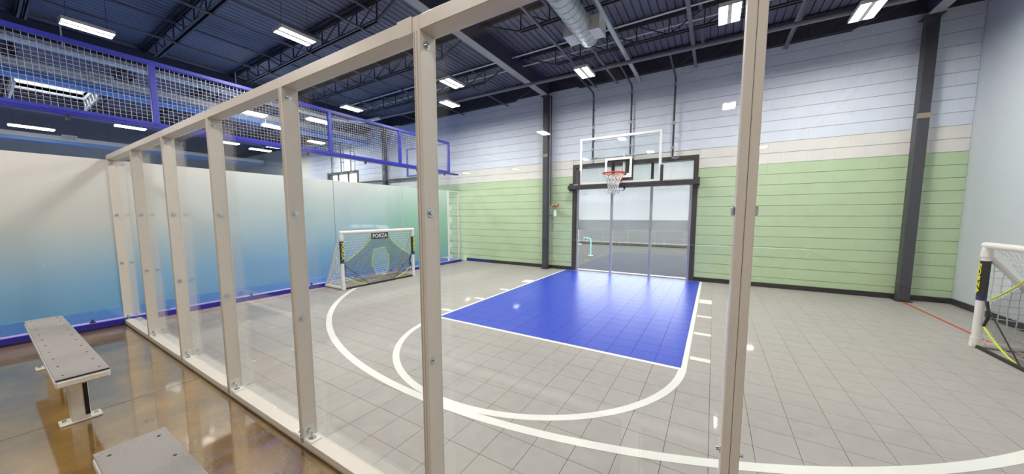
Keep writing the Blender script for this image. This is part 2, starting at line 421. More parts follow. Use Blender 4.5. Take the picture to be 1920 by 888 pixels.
for mk, m in frest.items(): m.build('block_field', mk, wall, {'block_green': 'green painted blocks', 'block_cream': 'cream painted blocks', 'block_blue': 'pale blue painted blocks'}[mk] + ' further along', 'stuff')
B(-27, XR, YB - 0.012, YB + 0.012, 4.70 + 0.19, DECK).build('top_strip', 'joist', wall, 'dark painted strip above the blocks')
# base boards
for k, (a, b, m, lb) in enumerate(((-7.05, -6.1, 'base_blue', 'short blue base board by the frosted wall'), (-6.1, WIN[0], 'rubber', 'black base board left of the tall window'), (WIN[1], 0.47, 'rubber', 'black base board right of the tall window'), (0.475, 0.75, 'base_blue', 'base board stretch with a painted blue reflection behind the right partition post'), (0.755, XR, 'rubber', 'black base board towards the right corner'))):  # blue stretch right of the window paints a reflection onto the black board
    B(a, b, YB - 0.03, YB - 0.008, 0, 0.095, c=0.004).build('baseboard_back', m, None, lb, 'structure')
wr = B(XR, XR + 0.2, -17, YB + 0.25, 0, DECK + 0.1).build('wall_right', 'wall_right', label='plain pale grey blue wall at the right', kind='structure')
B(XR - 0.02, XR, YP + 0.1, YB - 0.03, 0, 0.1, c=0.004).build('baseboard_right', 'rubber', None, 'black base board along the plain right wall', 'structure')
B(-27.2, -27, -17, YB + 0.25, 0, DECK + 0.1).build('wall_left_far', 'white_wall', None, 'far white wall beyond the neighbouring court', 'structure')
B(-27, XR + 0.2, -17.2, -17, 0, DECK + 0.1).build('wall_lobby', 'white_wall', None, 'white wall at the far side of the lobby', 'structure')

# ------------------------------------------------------------------ roof deck, girders, joists
# skylight opening is left out of the slab
SK = (-17.3, -15.15, 0.86, 2.17)
ceil = MB()
for a, b, c, d in ((-27.2, SK[0], -17.2, YB + 0.25), (SK[1], 4.2, -17.2, YB + 0.25), (SK[0], SK[1], -17.2, SK[2]), (SK[0], SK[1], SK[3], YB + 0.25)):
    ceil.box(a, b, c, d, DECK + 0.06, DECK + 0.16)
ceiling = ceil.build('ceiling', 'deck', label='navy painted ribbed metal roof deck', kind='structure')
def deck_sheet(x0, n, pitch, y0, y1):
    m = MB(); prof = []
    for k in range(n):
        x = x0 + k * pitch
        prof += [(x, DECK), (x + pitch - 0.022, DECK), (x + pitch - 0.018, DECK + 0.03), (x + pitch - 0.004, DECK + 0.03)]
    prof.append((x0 + n * pitch, DECK))
    vs = []; fs = []
    for x, z in prof: vs += [(x, y0, z), (x, y1, z)]
    for k in range(len(prof) - 1): fs.append((2 * k, 2 * k + 1, 2 * k + 3, 2 * k + 2))
    return m.add(vs, fs)
x = -27.0
PIT = 0.13
while x < 4.0:
    n = 7; x1 = x + n * PIT
    if x1 > SK[0] and x < SK[1]:
        deck_sheet(x, n, PIT, -17.0, SK[2]).build('deck_sheet', 'deck', ceiling); deck_sheet(x, n, PIT, SK[3], YB).build('deck_sheet', 'deck', ceiling)
    else: deck_sheet(x, n, PIT, -17.0, YB).build('deck_sheet', 'deck', ceiling)
    x = x1
# skylight
sk = thing('skylight', (-16.2, 1.5, DECK), 'bright skylight with white lattice ends seen through the blue mesh', 'skylight')
sm = MB()
for a, b, c, d in ((SK[0] - 0.05, SK[0], SK[2], SK[3]), (SK[1], SK[1] + 0.05, SK[2], SK[3]), (SK[0], SK[1], SK[2] - 0.05, SK[2]), (SK[0], SK[1], SK[3], SK[3] + 0.05)): sm.box(a, b, c, d, DECK + 0.0, DECK + 0.8)
sm.build('curb', 'white_paint', sk)
B(SK[0], SK[1], SK[2], SK[3], DECK + 0.77, DECK + 0.78).build('pane', 'glass', sk)
for yy in (SK[2] - 0.02, SK[3] + 0.02):
    m = MB(); pts = []
    for k in range(11): pts.append((SK[0] + (SK[1] - SK[0]) * k / 10, yy, DECK - 0.02 - (0.3 if k % 2 else 0)))
    m.tube(pts, 0.02, 6); m.bar((SK[0], yy, DECK - 0.02), (SK[1], yy, DECK - 0.02), 0.05); m.bar((SK[0], yy, DECK - 0.32), (SK[1], yy, DECK - 0.32), 0.05)
    m.build('lattice', 'white_paint', sk)
# columns and girders
gl = {-17.75: 'dark roof girder far left beyond the second column', -10.9: 'dark roof girder beyond the blue mesh guard', -4.05: 'dark roof girder ending on the column left of the tall window', 2.9: 'dark roof girder above the column at the right corner'}
for gx in GX:
    g = thing('roof_girder', (gx, 4.0, 4.75), gl[gx], 'beam', 'roof girders')
    B(gx - 0.085, gx + 0.085, -16.5, YB - 0.02, 4.75, 4.765).build('bottom_flange', 'steel_grey', g)
    B(gx - 0.006, gx + 0.006, -16.5, YB - 0.02, 4.765, 5.10).build('web', 'girder_web', g)
    B(gx - 0.085, gx + 0.085, -16.5, YB - 0.02, 5.10, 5.118).build('top_flange', 'girder_web', g)
cl = {-10.9: 'dark steel column beyond the frosted glass wall', -4.05: 'dark steel column left of the tall window', 2.9: 'dark steel column near the right corner'}
for gx in GX[1:]:
    c = thing('steel_column', (gx, 8.48, 0), cl[gx], 'column', 'steel columns on the block wall')
    B(gx - 0.075, gx + 0.075, 8.40, 8.55, 0.012, 4.73, c=0.012).build('shaft', 'steel_dark', c)
    B(gx - 0.10, gx + 0.10, 8.37, 8.58, 0.0, 0.012).build('base_plate', 'steel_dark', c)
    B(gx - 0.11, gx + 0.11, 8.36, 8.59, 4.73, 4.75).build('cap_plate', 'steel_dark', c)
    B(gx - 0.08, gx + 0.08, 8.395, 8.40, 3.12, 3.2).build('tape_band', mat('tan tape', (150, 138, 120), 0.6), c)
bays = list(zip(GX[:-1], GX[1:])) + [(2.9, 3.5)]
bayname = {-17.75: 'far left', -10.9: 'left', -4.05: 'middle', 2.9: 'right'}
jname = {8.42: 'against the block wall', 6.92: 'second from the block wall', 5.40: 'third from the block wall', 3.84: 'fourth from the block wall', 2.27: 'fifth from the block wall', 0.70: 'sixth from the block wall'}
for a, b in bays[:3]:
    for y in JY:
        j = thing('bar_joist', ((a + b) / 2, y, 4.78), f'dark open web roof joist in the {bayname[a]} bay, {jname[y]}', 'joist', 'open web roof joists')
        m = MB()
        for s in (-1, 1): m.box(a + 0.02, b - 0.02, y + s * 0.012, y + s * 0.075, 5.145, 5.155); m.box(a + 0.02, b - 0.02, y + s * 0.012, y + s * 0.02, 5.085, 5.155)
        m.build('top_chord', 'joist', j)
        m = MB(); bx0, bx1 = a + 0.95, b - 0.95
        for s in (-1, 1):
            m.box(bx0, bx1, y + s * 0.012, y + s * 0.05, 4.775, 4.783); m.box(bx0, bx1, y + s * 0.012, y + s * 0.02, 4.775, 4.82)
        for e0, e1 in (((bx0, y, 4.79), (a + 0.15, y, 5.11)), ((bx1, y, 4.79), (b - 0.15, y, 5.11))): m.bar(e0, e1, 0.035, 0.02)
        m.build('bottom_chord', 'joist', j)
        m = MB(); n = 9; st = (bx1 - bx0) / n
        for k in range(n + 1):
            xx = bx0 + k * st; m.bar((xx, y, 4.80), (xx, y, 5.10), 0.02)
            if k < n: m.bar((xx, y, 4.80), (xx + st, y, 5.10), 0.018) if k >= n // 2 else m.bar((xx, y, 5.10), (xx + st, y, 4.80), 0.018)
        m.build('web', 'joist', j)
bl = {-8.8: 'grey bridging bar over the blue mesh guard', -7.08: 'grey bridging bar above the frosted wall', -5.4: 'grey bridging bar left of the girder', -2.19: 'grey bridging bar beside the spiral duct', -0.49: 'grey bridging bar right of the white pipe', 1.04: 'grey bridging bar over the right half of the court', -2.72: 'grey bridging bar between girder and spiral duct'}
for bx, lb in bl.items():
    t = thing('bridging_bar', (bx, 4, 4.74), lb, 'bracing bar', 'roof bridging bars')
    m = MB(); m.box(bx - 0.03, bx + 0.03, 0.2, YB - 0.03, 4.765, 4.772); m.box(bx + 0.024, bx + 0.03, 0.2, YB - 0.03, 4.735, 4.772); m.build('bottom_angle', 'bridging', t)
    m = MB(); m.box(bx + 0.10, bx + 0.16, 0.2, 8.3, 5.07, 5.077); m.box(bx + 0.154, bx + 0.16, 0.2, 8.3, 5.04, 5.077); m.build('top_angle', 'bridging', t)
for yy, lb in ((6.66, 'thin white conduit under the deck, nearer to the camera of the pair'), (7.16, 'thin white conduit under the deck, nearer to the block wall of the pair')):
    m = MB(); m.tube([(-10.7, yy, 5.05), (-0.2, yy, 5.05), (2.7, yy, 5.05)], 0.016, 8)
    tag(m.build('conduit', 'pipe_white'), lb, 'conduit', 'thin white conduits')

# ------------------------------------------------------------------ lamps
def lamp(x, y, z, label, group, sx=0.28, sy=0.52, W=LAMP_W, strip=False):
    t = thing('hanging_lamp' if not strip else 'strip_lamp', (x, y, z), label, 'lamp', group)
    if not strip:
        m = MB(); m.box(x - sx / 2, x + sx / 2, y - sy / 2, y + sy / 2, z + 0.035, z + 0.05, c=0.003)
        m.box(x - sx / 2, x - sx / 2 + 0.008, y - sy / 2, y + sy / 2, z, z + 0.035); m.box(x + sx / 2 - 0.008, x + sx / 2, y - sy / 2, y + sy / 2, z, z + 0.035)
        m.box(x - 0.026, x + 0.026, y - sy / 2, y + sy / 2, z, z + 0.035)
        for s in (-1, 1): m.box(x - sx / 2, x + sx / 2, y + s * sy / 2 - 0.004, y + s * sy / 2 + 0.004, z, z + 0.05)
        m.build('housing', 'lamp_body', t)
        for s in (-1, 1):
            cx = x + s * sx / 4
            B(cx - sx / 4 + (0.012 if s < 0 else 0.03), cx + sx / 4 - (0.03 if s < 0 else 0.012), y - sy / 2 + 0.01, y + sy / 2 - 0.01, z + 0.012, z + 0.022).build('tube_panel', 'lens', t)
        m = MB()
        for k in range(1, 10): yy = y - sy / 2 + sy * k / 10; m.box(x - sx / 2 + 0.008, x + sx / 2 - 0.008, yy - 0.0012, yy + 0.0012, z + 0.001, z + 0.012)
        m.build('louvre', 'lamp_body', t)
    else:
        m = MB(); m.box(x - sx / 2, x + sx / 2, y - sy / 2, y + sy / 2, z + 0.03, z + 0.06, c=0.01); m.build('housing', 'lamp_body', t)
        B(x - sx / 2 + 0.01, x + sx / 2 - 0.01, y - sy / 2 + 0.01, y + sy / 2 - 0.01, z, z + 0.03, c=0.012).build('diffuser', 'lens', t)
    for s in (-1, 1):
        MB().tube([(x, y + s * sy * 0.38, z + 0.05), (x + 0.01, y + s * sy * 0.38, (z + DECK) / 2), (x, y + s * sy * 0.38, DECK)], 0.004, 5).build('chain', 'zinc', t)
    lamp_light('lamp_light', t, (x, y, z - 0.02), sx * 0.9, sy * 0.9, W)
G = 'hanging twin tube lamps over the court'
lamp(-5.93, 2.98, 4.4, 'bright hanging lamp above the middle of the glass partition', G)
lamp(-2.38, 6.76, 4.4, 'bright hanging lamp in front of the duct end above the hoop', G)
lamp(-5.05, 5.76, 4.4, 'upper of the two hanging lamps left of the dark girder', G)
lamp(-6.01, 6.75, 4.4, 'lower of the two hanging lamps left of the dark girder', G)
lamp(0.06, 5.95, 4.4, 'hanging lamp cut by the frame top beside the right partition post', G)
lamp(1.73, 6.9, 4.4, 'bright hanging lamp above the block wall near the right column', G)
lamp(-3.1, 2.7, 4.4, 'hanging lamp over the three point arc above the frame', G)
lamp(1.6, 3.2, 4.4, 'hanging lamp over the near right court above the frame', G)
G2 = 'lamps beyond the blue mesh guard'
lamp(-8.42, 1.18, 4.4, 'bright hanging lamp above the blue top rail at the far left', G2)
lamp(-8.52, 5.64, 4.4, 'hanging lamp just above the blue top rail', G2)
lamp(-9.8, 5.43, 4.2, 'lamp behind the mesh left of the second blue post', G2, 0.26, 0.62, strip=True)
lamp(-11.61, 5.07, 4.2, 'lamp behind the mesh beside the tall frame post', G2, 0.26, 0.6, strip=True)
lamp(-11.35, 4.38, 4.4, 'long cream lamp behind the mesh between two partition posts', G2, 0.3, 0.75, strip=True)
lamp(-16.7, 5.56, 4.4, 'small distant lamp below the mesh bottom rail', G2, 0.26, 0.8, strip=True)
lamp(-17.3, 6.95, 4.4, 'small distant lamp under the mesh, nearest to the block wall', G2, 0.26, 0.8, strip=True)
lamp(-16.55, 2.99, 4.4, 'distant strip lamp under the blue post of the mesh guard', G2, 0.26, 0.7, strip=True)
lamp(-19.3, 1.29, 4.4, 'distant glowing strip lamp at the far left below the mesh', G2, 0.3, 0.9, strip=True)
lamp(-13.6, -0.9, 4.4, 'unseen lamp added to brighten the neighbouring court left of the picture edge, nearer one', G2, 0.3, 0.75, strip=True)  # this lamp and the next are added, unseen, for extra light
lamp(-18.5, -1.2, 4.4, 'unseen lamp added to brighten the neighbouring court left of the picture edge, farther one', G2, 0.3, 0.75, strip=True)
lamp(-13.6, 7.4, 4.4, 'lamp close to the far window behind the mesh', G2, 0.26, 0.6, strip=True)
G3 = 'lobby ceiling lamps reflected in the glass'
for x, y, lb in ((0.21, -8.5, 'lobby lamp mirrored in the glass left of the right partition post'), (-5.23, -8.5, 'lobby lamp mirrored in the glass over the dark column'),
                 (1.64, -15.6, 'far lobby lamp mirrored in the glass right of the right partition post'), (-10.73, -15.9, 'far lobby lamp mirrored on the cream band near the dark column'),
                 (-14.6, -15.7, 'far lobby lamp mirrored low beside the mesh guard end'), (-2.6, -0.6, 'unseen lobby lamp added over the gap between the two benches'),
                 (-5.8, -1.0, 'unseen lobby lamp added over the whole bench'), (1.2, -0.8, 'unseen lobby lamp added right of the nearest bench')):  # last three lamps are added, unseen, to light the posts and benches
    lamp(x, y, 4.4, lb, G3, 0.3, 0.6)

# ------------------------------------------------------------------ duct, pipes
d = thing('spiral_duct', (-1.93, 5.0, 4.3), 'round galvanised spiral duct with two side grilles', 'duct')
DX, DZ, DR = -1.895, 4.45, 0.16
MB().tube([(DX, -6, DZ), (DX, 5.56, DZ), (DX, 5.61, DZ), (DX, 5.63, DZ)], [DR, DR, DR * 0.9, 0.02], 32).build('tube', 'duct', d)
m = MB(); pts = []
for k in range(36 * 16 + 1):
    a = 2 * PI * k / 16; pts.append((DX + (DR + 0.001) * math.cos(a), 0.5 + 5.2 * k / (36 * 16), DZ + (DR + 0.001) * math.sin(a)))
m.tube(pts, 0.0035, 4).build('spiral_seam', mat('duct seam', (120, 128, 132), 0.4, metal=0.6), d)
for s in (-1, 1):
    x0 = DX + s * 0.12; x1 = DX + s * 0.275
    t = B(x0, x1, 5.18, 5.50, DZ - 0.105, DZ + 0.105).build('side_box', 'white_paint', d)
    m = MB()
    for z in [DZ - 0.105 + 0.0205 * k for k in range(11)]: m.box(x1, x1 + s * 0.012, 5.19, 5.49, z, z + 0.005)
    m.box(x1, x1 + s * 0.014, 5.165, 5.19, DZ - 0.12, DZ + 0.12); m.box(x1, x1 + s * 0.014, 5.49, 5.515, DZ - 0.12, DZ + 0.12)
    m.build('grille', 'white_paint', t)
for yy in (1.5, 4.2): MB().ring((DX, yy, DZ), (0, 1, 0), DR + 0.004, 0.006, 32, 5).build('hanger_ring', 'zinc', d)
t = thing('downpipe', (-1.66, 6.5, 4.67), 'long pale pipe running to the block wall right of the duct', 'pipe')
MB().tube([(-1.66, -3, 4.715), (-1.66, 8.3, 4.715), (-1.665, 8.64, 4.70)], 0.042, 14).build('pipe', 'duct', t)
for yy in (3.2, 6.4): MB().tube([(-1.66, yy, 4.75), (-1.66, yy, DECK)], 0.006, 6).build('hanger', 'zinc', t)
for yy in (7.3, 8.15): MB().ring((-1.66, yy, 4.715), (0, 1, 0), 0.044, 0.008, 20, 6).build('coupling', 'duct', t)
t = thing('sprinkler_main', (-4, 7.25, 4.6), 'horizontal sprinkler main crossing under the roof girder', 'pipe')
MB().tube([(-9.2, 7.05, 4.60), (XR - 0.02, 7.30, 4.60)], 0.038, 12).build('pipe', 'bridging', t)
MB().tube([(-10.55, -4, 4.6), (-10.55, 6.3, 4.6), (-10.4, 6.7, 4.6), (-9.9, 7.0, 4.6), (-9.2, 7.05, 4.6)], 0.05, 12).build('white_pipe', 'pipe_white', t, 'white end of the main behind the mesh')
for xx in (-9.0, -6.3, -3.0, 0.4, 2.4): MB().tube([(xx, 7.05 + (xx + 9.2) * 0.0196, 4.63), (xx, 7.05 + (xx + 9.2) * 0.0196, DECK)], 0.006, 6).build('hanger', 'zinc', t)
for yy in (1.15, 3.8): MB().tube([(-10.55, yy, 4.63), (-10.55, yy, DECK)], 0.012, 6).build('hanger', 'pipe_white', t)
def drop(x, ys, zb, label, group, run=0.0):
    t = thing('sprinkler_drop', (x, 8.5, zb), label, 'pipe', group)
    p = [(x - run, ys, 4.62), (x, 8.36, 4.60), (x, 8.46, 4.58), (x, 8.5, 4.52), (x, 8.5, zb + 0.05)] if not run else [(x - run, 8.5, 4.62), (x - 0.08, 8.5, 4.62), (x, 8.5, 4.55), (x, 8.5, zb + 0.05)]
    MB().tube(p, 0.021, 10).build('pipe', 'steel_dark', t)
    for zz in (zb + 0.25, zb + 0.8, 4.45): MB().cyl((x, 8.5, zz - 0.035), (x, 8.5, zz + 0.035), 0.032, 12).build('coupling', 'steel_grey', t)
    for zz in (zb + 0.5, 4.2): B(x - 0.012, x + 0.012, 8.5, YB - 0.008, zz - 0.01, zz + 0.01).build('bracket', 'steel_grey', t)
    MB().tube([(x, 8.5, zb + 0.06), (x, 8.47, zb + 0.02), (x + 0.08, 8.45, zb), (x + 0.14, 8.45, zb + 0.02)], 0.018, 8).build('head', 'zinc', t)
drop(-2.74, 7.19, 2.95, 'dark sprinkler drop pipe behind the left of the backboard', 'sprinkler drop pipes over the tall window')
drop(-1.81, 7.21, 2.95, 'dark sprinkler drop pipe behind the middle of the backboard', 'sprinkler drop pipes over the tall window')
drop(-0.87, 7.23, 2.80, 'dark sprinkler drop pipe just right of the backboard', 'sprinkler drop pipes over the tall window')
for x, lb in ((-14.5, 'leftmost of three thin drop pipes over the far window'), (-13.8, 'middle of three thin drop pipes over the far window'), (-13.1, 'rightmost of three thin drop pipes over the far window')):
    drop(x, 8, 3.3, lb, 'sprinkler drop pipes over the far window', run=1.3)
def rect_duct(x, z0, z1, label, gy):
    t = thing('rectangular_duct', (x, 0, z0), label, 'duct')
    B(x - 0.5, x, -14, YB - 0.1, z0 + 0.02, z1, c=0.01).build('body', 'duct_cream', t)
    B(x - 0.5, x + 0.01, -14, YB - 0.1, z0, z0 + 0.12, c=0.005).build('bounce_panel', 'duct_bounce', t)  # blue turf bounce painted onto the duct as a lower band
    g = B(x, x + 0.05, gy - 0.18, gy + 0.18, z1 - 0.14, z1 + 0.06, c=0.005).build('grille', 'duct_cream', t)
    m = MB()
    for k in range(14): yy = gy - 0.14 + 0.28 * k / 13; m.box(x + 0.05, x + 0.054, yy - 0.004, yy + 0.004, z1 - 0.11, z1 + 0.03)
    m.build('fin', 'steel_grey', g)
rect_duct(-12.0, 4.36, 4.66, 'cream duct with painted blue bounce below and a grille, behind the mesh guard', 1.8)
rect_duct(-21.0, 4.22, 4.50, 'distant cream duct with painted blue bounce, low beyond the neighbouring court', 2.2)

# ------------------------------------------------------------------ frosted glass wall (left) and mesh guard
wl = thing('wall_left', (XL, 3, 0), 'frosted glass wall with a film fading from cream to blue and green', kind='structure')
edges = [-3.4, -1.3, 1.07, 2.3, 4.18, 6.05, 7.80]
for a, b in zip(edges[:-1], edges[1:]):
    p = B(XL - 0.012, XL, a + 0.003, b - 0.003, 0.06, 2.80).build('glass_panel', 'glass', wl)
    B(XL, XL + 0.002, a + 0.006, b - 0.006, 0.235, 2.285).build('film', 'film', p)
p = B(XL - 0.012, XL, 7.86, 8.28, 0.06, 2.27).build('glass_panel', 'glass', wl, 'clear end pane')
B(XL - 0.02, XL + 0.03, 7.80, 7.86, 0.06, 2.29, c=0.004).build('end_post', 'white_paint', wl)
B(XL - 0.02, XL + 0.03, 8.28, 8.34, 0.0, 2.29, c=0.004).build('end_post', 'frame', wl)
B(XL - 0.02, XL + 0.03, 7.86, 8.28, 2.25, 2.29, c=0.004).build('end_rail', 'frame', wl)
B(XL - 0.05, XL + 0.06, -3.5, 8.36, 0, 0.075).build('base_rail', 'rail_blue', wl)
B(XL - 0.05, XL + 0.055, -3.5, 8.36, 0.075, 0.082).build('base_rail_top', 'rail_top', wl)
for yy in (-0.4, 0.75, 2.15, 2.55, 3.6, 4.6, 5.6, 7.2):
    m = MB(); m.cyl((XL + 0.03, yy, 0.082), (XL + 0.03, yy, 0.098), 0.026, 12); m.cyl((XL + 0.03, yy, 0.098), (XL + 0.03, yy, 0.13), 0.012, 8); m.build('anchor_bolt', 'steel_dark', wl)

def mesh_panel(m, axis, c, a, b, z0, z1, sp=0.052, r=0.0021):
    n = max(1, round((b - a) / sp)); k2 = max(1, round((z1 - z0) / sp))
    for k in range(1, n):
        u = a + (b - a) * k / n
        if axis == 'y': m.bar((c, u, z0), (c, u, z1), 2 * r)
        else: m.bar((u, c, z0), (u, c, z1), 2 * r)
    for k in range(1, k2):
        z = z0 + (z1 - z0) * k / k2
        if axis == 'y': m.bar((c + 2 * r, a, z), (c + 2 * r, b, z), 2 * r)
        else: m.bar((a, c + 2 * r, z), (b, c + 2 * r, z), 2 * r)
    return m
GZ0, GZ1 = 2.86, 3.74
g = thing('mesh_guard', (XL, 3, 2.78), 'blue framed wire mesh guard above the frosted glass wall', 'guard')
py = [-3.6, -1.05, 1.55, 4.17, 6.02, 7.89]
B(XL - 0.03, XL + 0.03, py[0], py[-1] + 0.03, GZ1 - 0.03, GZ1 + 0.03, c=0.006).build('top_rail', 'guard_blue', g)
B(XL - 0.03, XL + 0.03, py[0], py[-1] + 0.03, GZ0 - 0.02, GZ0 + 0.03, c=0.006).build('bottom_rail', 'guard_blue', g)
B(XL - 0.10, XL + 0.05, py[0], 8.30, 2.80, 2.84, c=0.004).build('support_channel', 'rail_blue', g)
for yy in py: B(XL - 0.035, XL + 0.035, yy - 0.035, yy + 0.035, GZ0, GZ1, c=0.006).build('post', 'guard_blue', g)
for a, b in zip(py[:-1], py[1:]): mesh_panel(MB(), 'y', XL, a + 0.035, b - 0.035, GZ0 + 0.03, GZ1 - 0.03).build('mesh_panel', 'wire', g)
for yy in (0.75, 2.9, 3.7, 5.0, 6.6, 7.0, 7.7): B(XL - 0.02, XL + 0.02, yy - 0.015, yy + 0.015, 2.74, 2.80).build('clip', 'steel_dark', g)
g = thing('mesh_guard', (-8.05, 7.89, 2.78), 'blue framed mesh return panel at the far end of the guard', 'guard')
rx0, rx1 = -9.0, XL - 0.04
B(rx0, rx1, 7.865, 7.915, GZ1 - 0.03, GZ1 + 0.02, c=0.006).build('top_rail', 'guard_blue', g); B(rx0, rx1, 7.865, 7.915, 2.82, 2.87, c=0.006).build('bottom_rail', 'guard_blue', g)
B(rx0, rx0 + 0.05, 7.865, 7.915, 2.87, GZ1 - 0.03, c=0.006).build('post', 'guard_blue', g)
mesh_panel(MB(), 'x', 7.89, rx0 + 0.05, rx1, 2.87, GZ1 - 0.03).build('mesh_panel', 'wire', g)
tag(B(-12.7, -9.1, 8.48, 8.56, 2.84, 2.90, c=0.004).build('wall_rail', 'steel_dark'), 'black rail low on the block wall beyond the frosted wall', 'rail')

# ------------------------------------------------------------------ front glass partition
pt = thing('glass_partition', (-2, YP, 0), 'cream framed glass partition between lobby and court', 'partition')
PX = [-7.145, -5.885, -4.675, -3.475, -2.285, -1.115, 0.047, 1.25]; PW = 0.042; GY = YP + 0.078
TOP0, TOP1 = 2.285, 2.345
def bolt(x, y, z, s, parent, r=0.016):
    m = MB(); m.cyl((x, y, z), (x + s * 0.003, y, z), r * 1.15, 16); m.cyl((x + s * 0.003, y, z), (x + s * 0.011, y, z), r * 0.62, 6); m.build('bolt', 'zinc', parent)
for k, x0 in enumerate(PX):
    x1 = x0 + PW
    if k == 6:
        p = B(x0, x0 + 0.0205, YP, GY + 0.014, 0.05, TOP1 - 0.001, c=0.002).build('post', 'frame', pt); B(x0 + 0.0215, x1, YP, GY + 0.014, 0.05, TOP1 - 0.001, c=0.002).build('post', 'frame', pt)
        B(x0 + 0.0205, x0 + 0.0215, YP + 0.003, GY + 0.012, 0.05, TOP1).build('seam', 'dark_hole', p)
    else:
        p = B(x0, x1, YP, GY + 0.014, 0.05, TOP1 + 0.0, c=0.002).build('post', 'frame', pt)
        B(x0 + 0.006, x0 + 0.010, YP - 0.0015, YP, 0.05, TOP0).build('groove', 'frame_edge', p)
        B(x0 + 0.022, x0 + 0.025, YP - 0.0015, YP, 0.05, TOP0).build('groove', 'frame_edge', p)
    for z in (0.855, 1.53, 2.235):
        for s, xx in ((1, x1), (-1, x0)):
            if k == 6: continue
            bolt(xx, YP + 0.036, z, s, p)
    for s, xx in ((1, x1), (-1, x0)):
        if k == 6:
            bolt(xx, YP + 0.035, 0.855, s, p, 0.009); continue
        B(xx, xx + s * 0.003, YP + 0.004, YP + 0.072, 0.055, 0.125).build('bracket', 'bench_white', p)
        B(xx, xx + s * 0.09, YP + 0.004, YP + 0.072, 0.051, 0.056).build('bracket', 'bench_white', p)
        bolt(xx + s * 0.003, YP + 0.04, 0.097, s, p, 0.014)
        m = MB(); xc = xx + s * 0.045; m.cyl((xc, YP + 0.036, 0.056), (xc, YP + 0.036, 0.060), 0.022, 16); m.cyl((xc, YP + 0.036, 0.060), (xc, YP + 0.036, 0.068), 0.012, 6); m.cyl((xc, YP + 0.036, 0.068), (xc, YP + 0.036, 0.092), 0.0065, 8); m.build('anchor', 'zinc', p)
for a, b in zip(PX[:-1], PX[1:]):
    B(a + PW, b, YP, GY + 0.014, TOP0, TOP1, c=0.002).build('top_rail', 'frame', pt)
    B(a + PW, b, YP, GY + 0.014, 0.01, 0.05, c=0.002).build('sill', 'frame', pt)
    B(a + PW + 0.001, b - 0.001, GY, GY + 0.010, 0.052, TOP0 - 0.002).build('glass_pane', 'glass', pt)
B(PX[0], PX[-1], YP - 0.002, GY + 0.016, 0.0, 0.01).build('footing', 'steel_grey', pt)
B(PX[5] - 0.09, PX[5] - 0.003, YP - 0.004, YP, TOP0 - 0.004, TOP1 + 0.003).build('cover_plate', 'frame', pt)
# lock on the double post
for s, xx in ((-1, PX[6]), (1, PX[6] + PW)):
    B(xx, xx + s * 0.009, YP + 0.03, YP + 0.055, 1.518, 1.542, c=0.003).build('latch', 'zinc', pt)

# ------------------------------------------------------------------ window in the block wall
def window(name, W_, mull, tr, label, YF, mk='bronze'):
    x0, x1, z0, z1 = W_; t = thing(name, ((x0 + x1) / 2, YF, 0), label, kind='structure')
    fwd = 0.10
    B(x0, x0 + fwd, YF, YF + 0.22, 0, z1, c=0.004).build('jamb', mk, t); B(x1 - fwd, x1, YF, YF + 0.22, 0, z1, c=0.004).build('jamb', mk, t)
    B(x0 + fwd, x1 - fwd, YF, YF + 0.22, z1 - fwd, z1, c=0.004).build('head', mk, t)
    B(x0 + fwd, x1 - fwd, YF + 0.05, YF + 0.16, 0, 0.03).build('sill', 'alu', t)
    if tr: B(x0 + fwd, x1 - fwd, YF + 0.05, YF + 0.14, tr[0], tr[1]).build('transom', mk, t)
    xs = [x0 + fwd] + list(mull) + [x1 - fwd]
    for k, xx in enumerate(xs):
        a = xx if k == 0 else (xx - 0.06 if k == len(xs) - 1 else xx - 0.03)
        B(a, a + 0.06, YF + 0.05, YF + 0.11, 0.03, tr[0] if tr else z1 - fwd, c=0.004).build('mullion', 'alu' if tr else mk, t)
    for a, b in zip(xs[:-1], xs[1:]):
        B(a + 0.03, b - 0.03, YF + 0.08, YF + 0.086, 0.03, tr[0] if tr else z1 - fwd).build('pane', 'glass_win', t)
    if tr:
        B(x0 + fwd, x1 - fwd, YF + 0.08, YF + 0.086, tr[1], z1 - fwd).build('pane', 'glass_win', t)
        for xx in mull: B(xx - 0.03, xx + 0.03, YF + 0.05, YF + 0.11, tr[1], z1 - fwd, c=0.004).build('mullion', mk, t)
    return t
window('window_1', WIN, (-2.27, -1.315), (2.21, 2.33), 'tall dark framed window behind the basketball hoop', YB - 0.03)
window('window_2', WIN2, (-14.35, -13.6), None, 'distant dark framed window above the frosted wall', YB - 0.03)
sh = thing('roller_shade', (-1.83, 8.83, 1.12), 'pale roller shade lowered behind the tall window', 'shade')
B(-3.30, -0.36, 8.83, 8.832, 1.39, 2.95).build('cloth', 'shade', sh); B(-3.30, -0.36, 8.83, 8.832, 1.15, 1.39).build('hem_band', 'shade_hem', sh)
B(-3.30, -0.36, 8.822, 8.84, 1.125, 1.15, c=0.004).build('bottom_bar', 'white_paint', sh)

